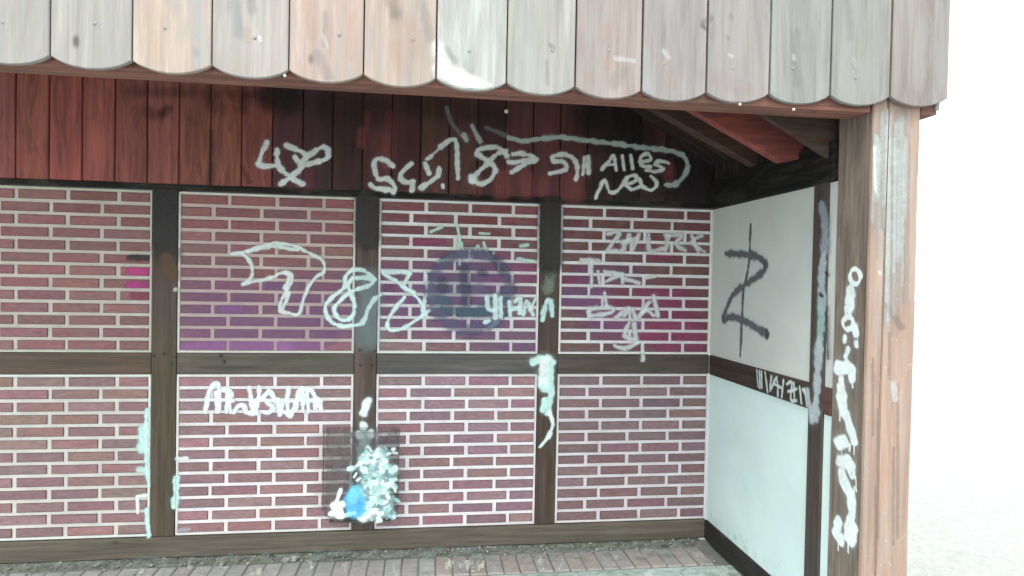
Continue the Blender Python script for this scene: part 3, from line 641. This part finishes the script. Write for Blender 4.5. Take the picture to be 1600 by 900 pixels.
spray('scorch_shade', [([(258, 305), (257, 365)], 26, (.010, .009, .008), .92, .5), ([(255, 370), (262, 395)], 18, (.02, .016, .014), .6, .7), ([(262, 405), (270, 430)], 10, (.16, .075, .04), .5, .6), ([(276, 452), (278, 452)], 3.5, (.62, .62, .5), .7)], W0, wall, 'black scorch with roof shade painted in at the top of a post', clip=lambda x, z: ((z < ZT + .01) & ((x > AR - .003) & (x < BL + .003) | (z < 2.0))).astype(float))  # charred post top, with shade from the roof painted in
spray('scorch_shade', [([(574, 315), (574, 372)], 18, (.022, .018, .017), .85, .6), ([(859, 325), (860, 410)], 18, (.02, .016, .014), .85, .5)], W0, wall)  # other post tops, roof shade painted together with the scorch
# side wall sign, writing on its rail, drips on its stud
SP = ('X', SX)
spray('graffiti', [([(1173, 352), (1172, 385), (1170, 415), (1166, 437), (1162, 455), (1160, 488), (1157, 556)], 2.7, (.08, .09, .10), .9, .75),
      ([(1134, 396), (1155, 397), (1180, 400), (1196, 411), (1194, 423), (1178, 436), (1150, 456), (1138, 475), (1131, 500), (1142, 495), (1160, 500), (1180, 511), (1199, 523)], 4.6, (.10, .11, .13), .82, .65),
      ([(1198, 516), (1199, 526)], 3, (.05, .055, .06), .9, .7), ([(1193, 408), (1195, 418)], 3, (.06, .065, .07), .8, .7), ([(1130, 496), (1131, 502)], 3, (.06, .065, .07), .8, .7)], SP, sw, 'grey sprayed hooked sign with a vertical stroke', step=.003)
spray('graffiti', [([(a[0], a[1]) for a in st], 2.3, (.55, .64, .62), .88, .4) for st in
      [[(1183, 578), (1185, 604)], [(1190, 580), (1191, 606)], [(1196, 582), (1200, 612)], [(1206, 588), (1204, 610), (1214, 590), (1216, 618)], [(1225, 594), (1222, 620)], [(1230, 600), (1238, 598), (1236, 624), (1245, 626)], [(1250, 604), (1253, 630)], [(1258, 608), (1262, 634)], [(1187, 580), (1188, 606)], [(1210, 600), (1222, 606)], [(1232, 612), (1245, 608)], [(1241, 598), (1242, 626)], [(1255, 608), (1262, 620)]]], ('X', SX - .010), sw, 'white scribbled letters', step=.003)
spray('graffiti', [([(1285, 322), (1290, 350), (1289, 390)], 9, (.30, .34, .38), .8, .5), ([(1288, 400), (1284, 440), (1286, 480)], 8.5, (.40, .47, .48), .85, .4), ([(1282, 480), (1284, 500), (1281, 540)], 8, (.34, .50, .47), .85, .4), ([(1281, 530), (1278, 590), (1275, 640), (1270, 655)], 8.5, (.50, .58, .62), .8, .45), ([(1262, 610), (1268, 650)], 6, (.5, .56, .6), .7, .5),
      ([(1291, 425), (1294, 430)], 3, (.02, .02, .02), .9), ([(1282, 460), (1286, 463)], 3, (.02, .02, .02), .9), ([(1293, 480), (1294, 560)], 2.5, (.03, .03, .03), .8)], ('X', SX - .012), sw, 'pale blue-grey smears', step=.004)
FPX_ = ('X', PX0)
def rg(cx, cy, rx, ry): return [(cx + rx * math.cos(t), cy + ry * math.sin(t)) for t in np.linspace(0, 2 * math.pi, 12)]
spray('graffiti', [(rg(1337, 432, 8, 12), 4, CW2, .9, .4), ([(1330, 455), (1328, 480)], 10, CW2, .95, .35), (rg(1326, 505, 8, 10), 4, CW2, .95, .4), ([(1336, 512), (1338, 520)], 7, CW2, .95, .35), ([(1321, 528), (1321, 532)], 5, CW2, .9), ([(1339, 536), (1339, 540)], 4.5, CW2, .9), ([(1326, 545), (1322, 557)], 4.5, CW2, .9)]
      + S(F8, [[(400, 40), (450, 40), (455, 80)], [(410, 90), (415, 190), (425, 230)], [(430, 230), (465, 340)], [(400, 350), (425, 345)], [(400, 430), (440, 430), (455, 480)], [(415, 480), (430, 530)], [(450, 560), (455, 650), (440, 740)], [(400, 680), (390, 720), (410, 750)], [(460, 700), (455, 750)]], 9.5, CW2, .97, .3)
      + [([(x, y), (x + random.uniform(-1, 1), y + random.uniform(10, 26))], random.uniform(1.2, 2.2), CW2, .9, .4) for x, y in ((1318, 590), (1333, 592), (1336, 690), (1329, 694), (1314, 640), (1338, 745), (1311, 838), (1318, 842), (1326, 840), (1332, 836), (1313, 725), (1322, 480), (1341, 525), (1336, 760), (1316, 700))]
      + [([(1330, 450), (1326, 560), (1322, 700), (1325, 820), (1325, 850)], 20, (.42, .46, .46), .10, .9)], FPX_, fp, 'column of thick white sprayed letters', step=.004)
# paint on the plastic holder
HP = ('Y', -0.1245)
dabs = []
for _ in range(46):
    dabs.append(([(random.gauss(590, 13), random.uniform(705, 800))] * 2, random.uniform(5, 10), random.choice([TQ, (.42, .66, .64), (.20, .32, .34), CW2, (.28, .46, .46)]), random.uniform(.35, .8), .8))
for _ in range(210):
    dx, dy = random.gauss(588, 17), random.uniform(696, 808)
    if not (548 < dx < 619) or (dy < 740 and dx > 560 + (dy - 690) * 1.6 and random.random() < .5): continue
    L = random.uniform(1, 9); an = random.uniform(0, 3.14)
    dabs.append(([(dx, dy), (dx + L * math.cos(an), dy + L * math.sin(an))], random.uniform(1.0, 3.8), random.choice([TQ, CW2, CW2, (.34, .58, .56), (.20, .33, .35), (.14, .24, .26), (.70, .86, .84)]), random.uniform(.6, .95), .35))
spray('graffiti', [([(590, 740), (592, 782)], 21, (.40, .66, .64), .6, .6), ([(575, 740), (572, 790)], 10, (.36, .62, .62), .6, .6), ([(565, 808), (598, 800)], 6, CW2, .85, .5)] + dabs + S(FH, [[(175, 730), (205, 645)]], 3.4, (.9, .95, .95), .95, .3) + S(FH, [[(160, 745), (215, 735)], [(150, 790), (215, 805)]], 4.5, (.9, .95, .95), .95, .3) + S(FH, [[(175, 750), (195, 790)]], 9, (.9, .95, .95), .95, .3)
      + S(FH, [[(290, 700), (300, 760)]], 13, (.12, .50, .85), .95, .3) + S(FH, [[(310, 720), (320, 770)]], 6, (.08, .38, .72), .7, .5) + S(FH, [[(300, 650), (280, 700)]], 7, (.20, .66, .85), .8, .4) + S(FH, [[(240, 800), (290, 790)]], 4, (.35, .80, .88), .9, .4), HP, hold, 'turquoise, white and bright blue paint blotches', step=.0035, off=0)
# soot and smoke on the red planks, stains and peeled paint on the scalloped boards and the post
SO = (.018, .013, .014)
spray('soot_stain', [([(425, 150), (450, 155)], 22, SO, .85, .9), ([(520, 165), (590, 175)], 24, SO, .5, .9), ([(640, 160), (780, 185)], 18, SO, .35, .9), ([(930, 185), (985, 215)], 34, SO, .75, .9), ([(1010, 270), (1100, 290)], 30, SO, .8, .8), ([(960, 270), (930, 300)], 18, SO, .6, .9), ([(540, 200), (550, 280)], 22, SO, .45, .9),
      ([(232, 175), (250, 180)], 9, SO, .35, .95), ([(330, 160), (345, 170)], 12, SO, .3, .95), ([(255, 176), (262, 170)], 7, SO, .5, .8), ([(380, 170), (385, 150)], 8, SO, .4, .8), ([(205, 143), (400, 148)], 8, SO, .30, .9), ([(330, 205), (329, 290)], 3, SO, .5, .8), ([(378, 262), (390, 285)], 4, SO, .35, .8)], PLN, wall, 'black soot stains', noisy=.25, off=.0012, step=.007)
spray('red_wear', [([(x, y), (x, y + h)], r_, (.33, .085, .075), a_, .8) for x, y, h, r_, a_ in ((565, 205, 20, 7, .5), (600, 220, 40, 6, .5), (575, 180, 15, 5, .35), (785, 275, 22, 14, .6), (822, 275, 22, 12, .6), (850, 285, 14, 10, .55), (895, 285, 16, 18, .55), (745, 285, 10, 10, .4), (680, 230, 60, 8, .3), (610, 180, 60, 7, .3), (1045, 260, 15, 10, .5), (480, 270, 20, 10, .25), (860, 200, 40, 8, .35))], PLN, wall, 'patches of brighter red paint', noisy=.3, off=.0014, step=.006)
FP = ('Y', FY - 0.002)
GY, PE, WT, BLU = (.20, .21, .215), (.52, .35, .26), (.66, .68, .66), (.24, .30, .31)
stains = [([(685, 75), (700, 110), (760, 140)], 12, WT, .8, .5), ([(690, 110), (740, 135)], 14, WT, .85, .4), ([(697, 75), (712, 96)], 4, GY, .6, .7), ([(612, 0), (618, 22)], 8, (.12, .11, .11), .6, .8), ([(658, 5), (672, 60)], 7, GY, .5, .8), ([(640, 30), (650, 80)], 9, PE, .6, .8), ([(620, 70), (630, 110)], 10, PE, .5, .9), ([(368, 5), (372, 50)], 9, BLU, .65, .8), ([(392, 0), (394, 15)], 6, GY, .5, .8), ([(385, 45), (386, 62)], 4, PE, .7, .7),
      ([(405, 58), (407, 64)], 2.5, (.8, .8, .78), .9), ([(480, 0), (486, 55)], 7, PE, .6, .9), ([(550, 20), (548, 90)], 5, PE, .5, .9), ([(508, 20), (506, 70)], 3.5, GY, .6, .8), ([(505, 55), (512, 75)], 3, WT, .6, .7), ([(495, 85), (512, 120)], 8, GY, .5, .9), ([(235, 20), (240, 90)], 14, (.55, .43, .33), .5, .9), ([(310, 0), (315, 105)], 12, (.50, .53, .53), .6, .8), ([(305, 80), (308, 84)], 4, GY, .5),
      ([(945, 45), (942, 60)], 6, PE, .7, .7), ([(942, 98), (950, 102)], 5, PE, .7, .7), ([(962, 92), (990, 95)], 3.5, WT, .8, .6), ([(975, 110), (960, 130)], 9, GY, .4, .9), ([(825, 80), (830, 130)], 14, (.50, .54, .53), .6, .9), ([(860, 70), (864, 74)], 3, GY, .8), ([(855, 95), (856, 130)], 3, GY, .5),
      ([(1098, 40), (1104, 46)], 3, (.03, .03, .05), .9, .6), ([(1100, 34), (1110, 28)], 5, (.10, .10, .14), .6, .8), ([(1038, 80), (1044, 90)], 4, WT, .7), ([(1034, 100), (1048, 130)], 7, (.50, .38, .34), .5, .9), ([(1005, 80), (1012, 140)], 9, (.50, .54, .54), .6, .9), ([(1142, 25), (1143, 27)], 3.5, (.26, .22, .14), .7), ([(1136, 58), (1138, 60)], 3, (.24, .20, .15), .6), ([(1140, 86), (1144, 88)], 3, WT, .9), ([(1110, 120), (1170, 140)], 10, (.42, .34, .34), .5, .9),
      ([(1240, 88), (1241, 92)], 3, WT, .9), ([(1245, 50), (1246, 130)], 7, (.17, .17, .18), .4, .9), ([(1205, 20), (1207, 140)], 4, (.48, .52, .52), .6, .8), ([(1333, 95), (1336, 102)], 4, (.48, .44, .38), .8), ([(1285, 10), (1283, 140)], 3, (.46, .48, .48), .5, .8), ([(1325, 0), (1330, 60)], 5, (.22, .27, .27), .5, .9)]
spray('weather_stain', [(q[0], q[1], q[2], q[3] * (.55 if i_ > 1 else 1), .95 if i_ > 1 else .5) for i_, q in enumerate(stains)], FP, roof, 'bleached, peach and grey weather stains', noisy=.35, off=0, step=.004, clip=on_boards)
stk = []
for _ in range(46):
    px = random.uniform(1359, 1424); L = random.uniform(60, 260) * (0.75 + .5 * (px > 1384)); y0 = random.uniform(160, 240)
    stk.append(([(px, y0), (px - 1, y0 + L * .5), (px - 2, y0 + L)], random.uniform(2, 5), random.choice([(.40, .46, .45), (.34, .37, .36), (.28, .29, .28), (.46, .50, .49), (.30, .27, .25)]), random.uniform(.25, .6), .9))
stk += [([(px, y), (px, y + h)], 2.2, (.27, .20, .17), .5, .9) for px, y, h in ((1364, 560, 120), (1372, 640, 200), (1390, 520, 70), (1396, 700, 150), (1403, 600, 240), (1368, 760, 120))]
spray('bleached_patch', stk + [([(1366, 230), (1368, 300)], 2.5, (.62, .66, .64), .7, .6), ([(1374, 425), (1375, 427)], 2.5, (.7, .7, .68), .9), ([(1396, 600), (1398, 622)], 6, (.52, .52, .50), .7, .6), ([(1386, 478), (1410, 512)], 5, (.22, .19, .17), .5, .9), ([(1352, 500), (1351, 880)], 3, (.44, .40, .34), .5, .8)], ('Y', PF - 0.0145), fp, 'grey bleached upper part', noisy=.2, off=.0008, step=.003, clip=lambda x, z: ((x > PX0 + .004) & (x < PX1 - .004) & (np.abs(x - PX0 - .0778) > .003) & (z < 2.65)).astype(float))
# bird droppings and lime streaks on the paving
lime = []
for cx, cy, n, a_ in ((704, 878, 5, .75), (728, 880, 5, .75), (753, 878, 5, .75), (455, 876, 4, .6), (487, 880, 5, .65), (618, 890, 4, .6), (846, 874, 5, .45), (872, 880, 4, .4), (345, 884, 3, .5), (300, 888, 3, .5), (222, 894, 4, .5), (400, 888, 3, .5), (540, 886, 3, .4), (1100, 870, 4, .3), (960, 872, 4, .35), (1130, 888, 4, .3)):
    for _ in range(n):
        x_, y_ = cx + random.gauss(0, 4), cy + random.gauss(0, 5)
        lime.append(([(x_, y_), (x_ + random.uniform(-2, 2), y_ + random.uniform(2, 9))], random.uniform(1.2, 3.4), (.62, .65, .60), a_, .8))
spray('lime_streak', lime, ('Z', 0.0085), pv, 'white droppings and lime streaks', step=.004, noisy=.3)
tw = [([(x_ * 1., y_ * 1.)] * 2, r_, (.30, .38, .37), .5, .9) for x_, y_, r_ in [(random.uniform(205, 1080), random.uniform(858, 872), random.uniform(4, 11)) for _ in range(46)]]
spray('pale_dust', tw, ('Z', 0.028), pv, 'pale dust on the debris', step=.008, noisy=.6)
gr = []
for _ in range(60):
    yy = random.uniform(-1.2, -0.03); P3 = RM.T @ (np.array([SX, yy, ZB + abs(random.gauss(0, .05)) + .01]) - CAMP)
    gr.append(([(800 + FPX * P3[0] / P3[1], 450 - FPX * P3[2] / P3[1])] * 2, random.uniform(2, 6), (.30, .34, .30), random.uniform(.03, .10), .95))
spray('splash_dirt', gr, SP, sw, 'faint splash dirt at the foot of the panel', noisy=.5, step=.005, clip=lambda u, v: ((v > ZB + .004) & (u < -.012) & (u > PY1 + .004)).astype(float))
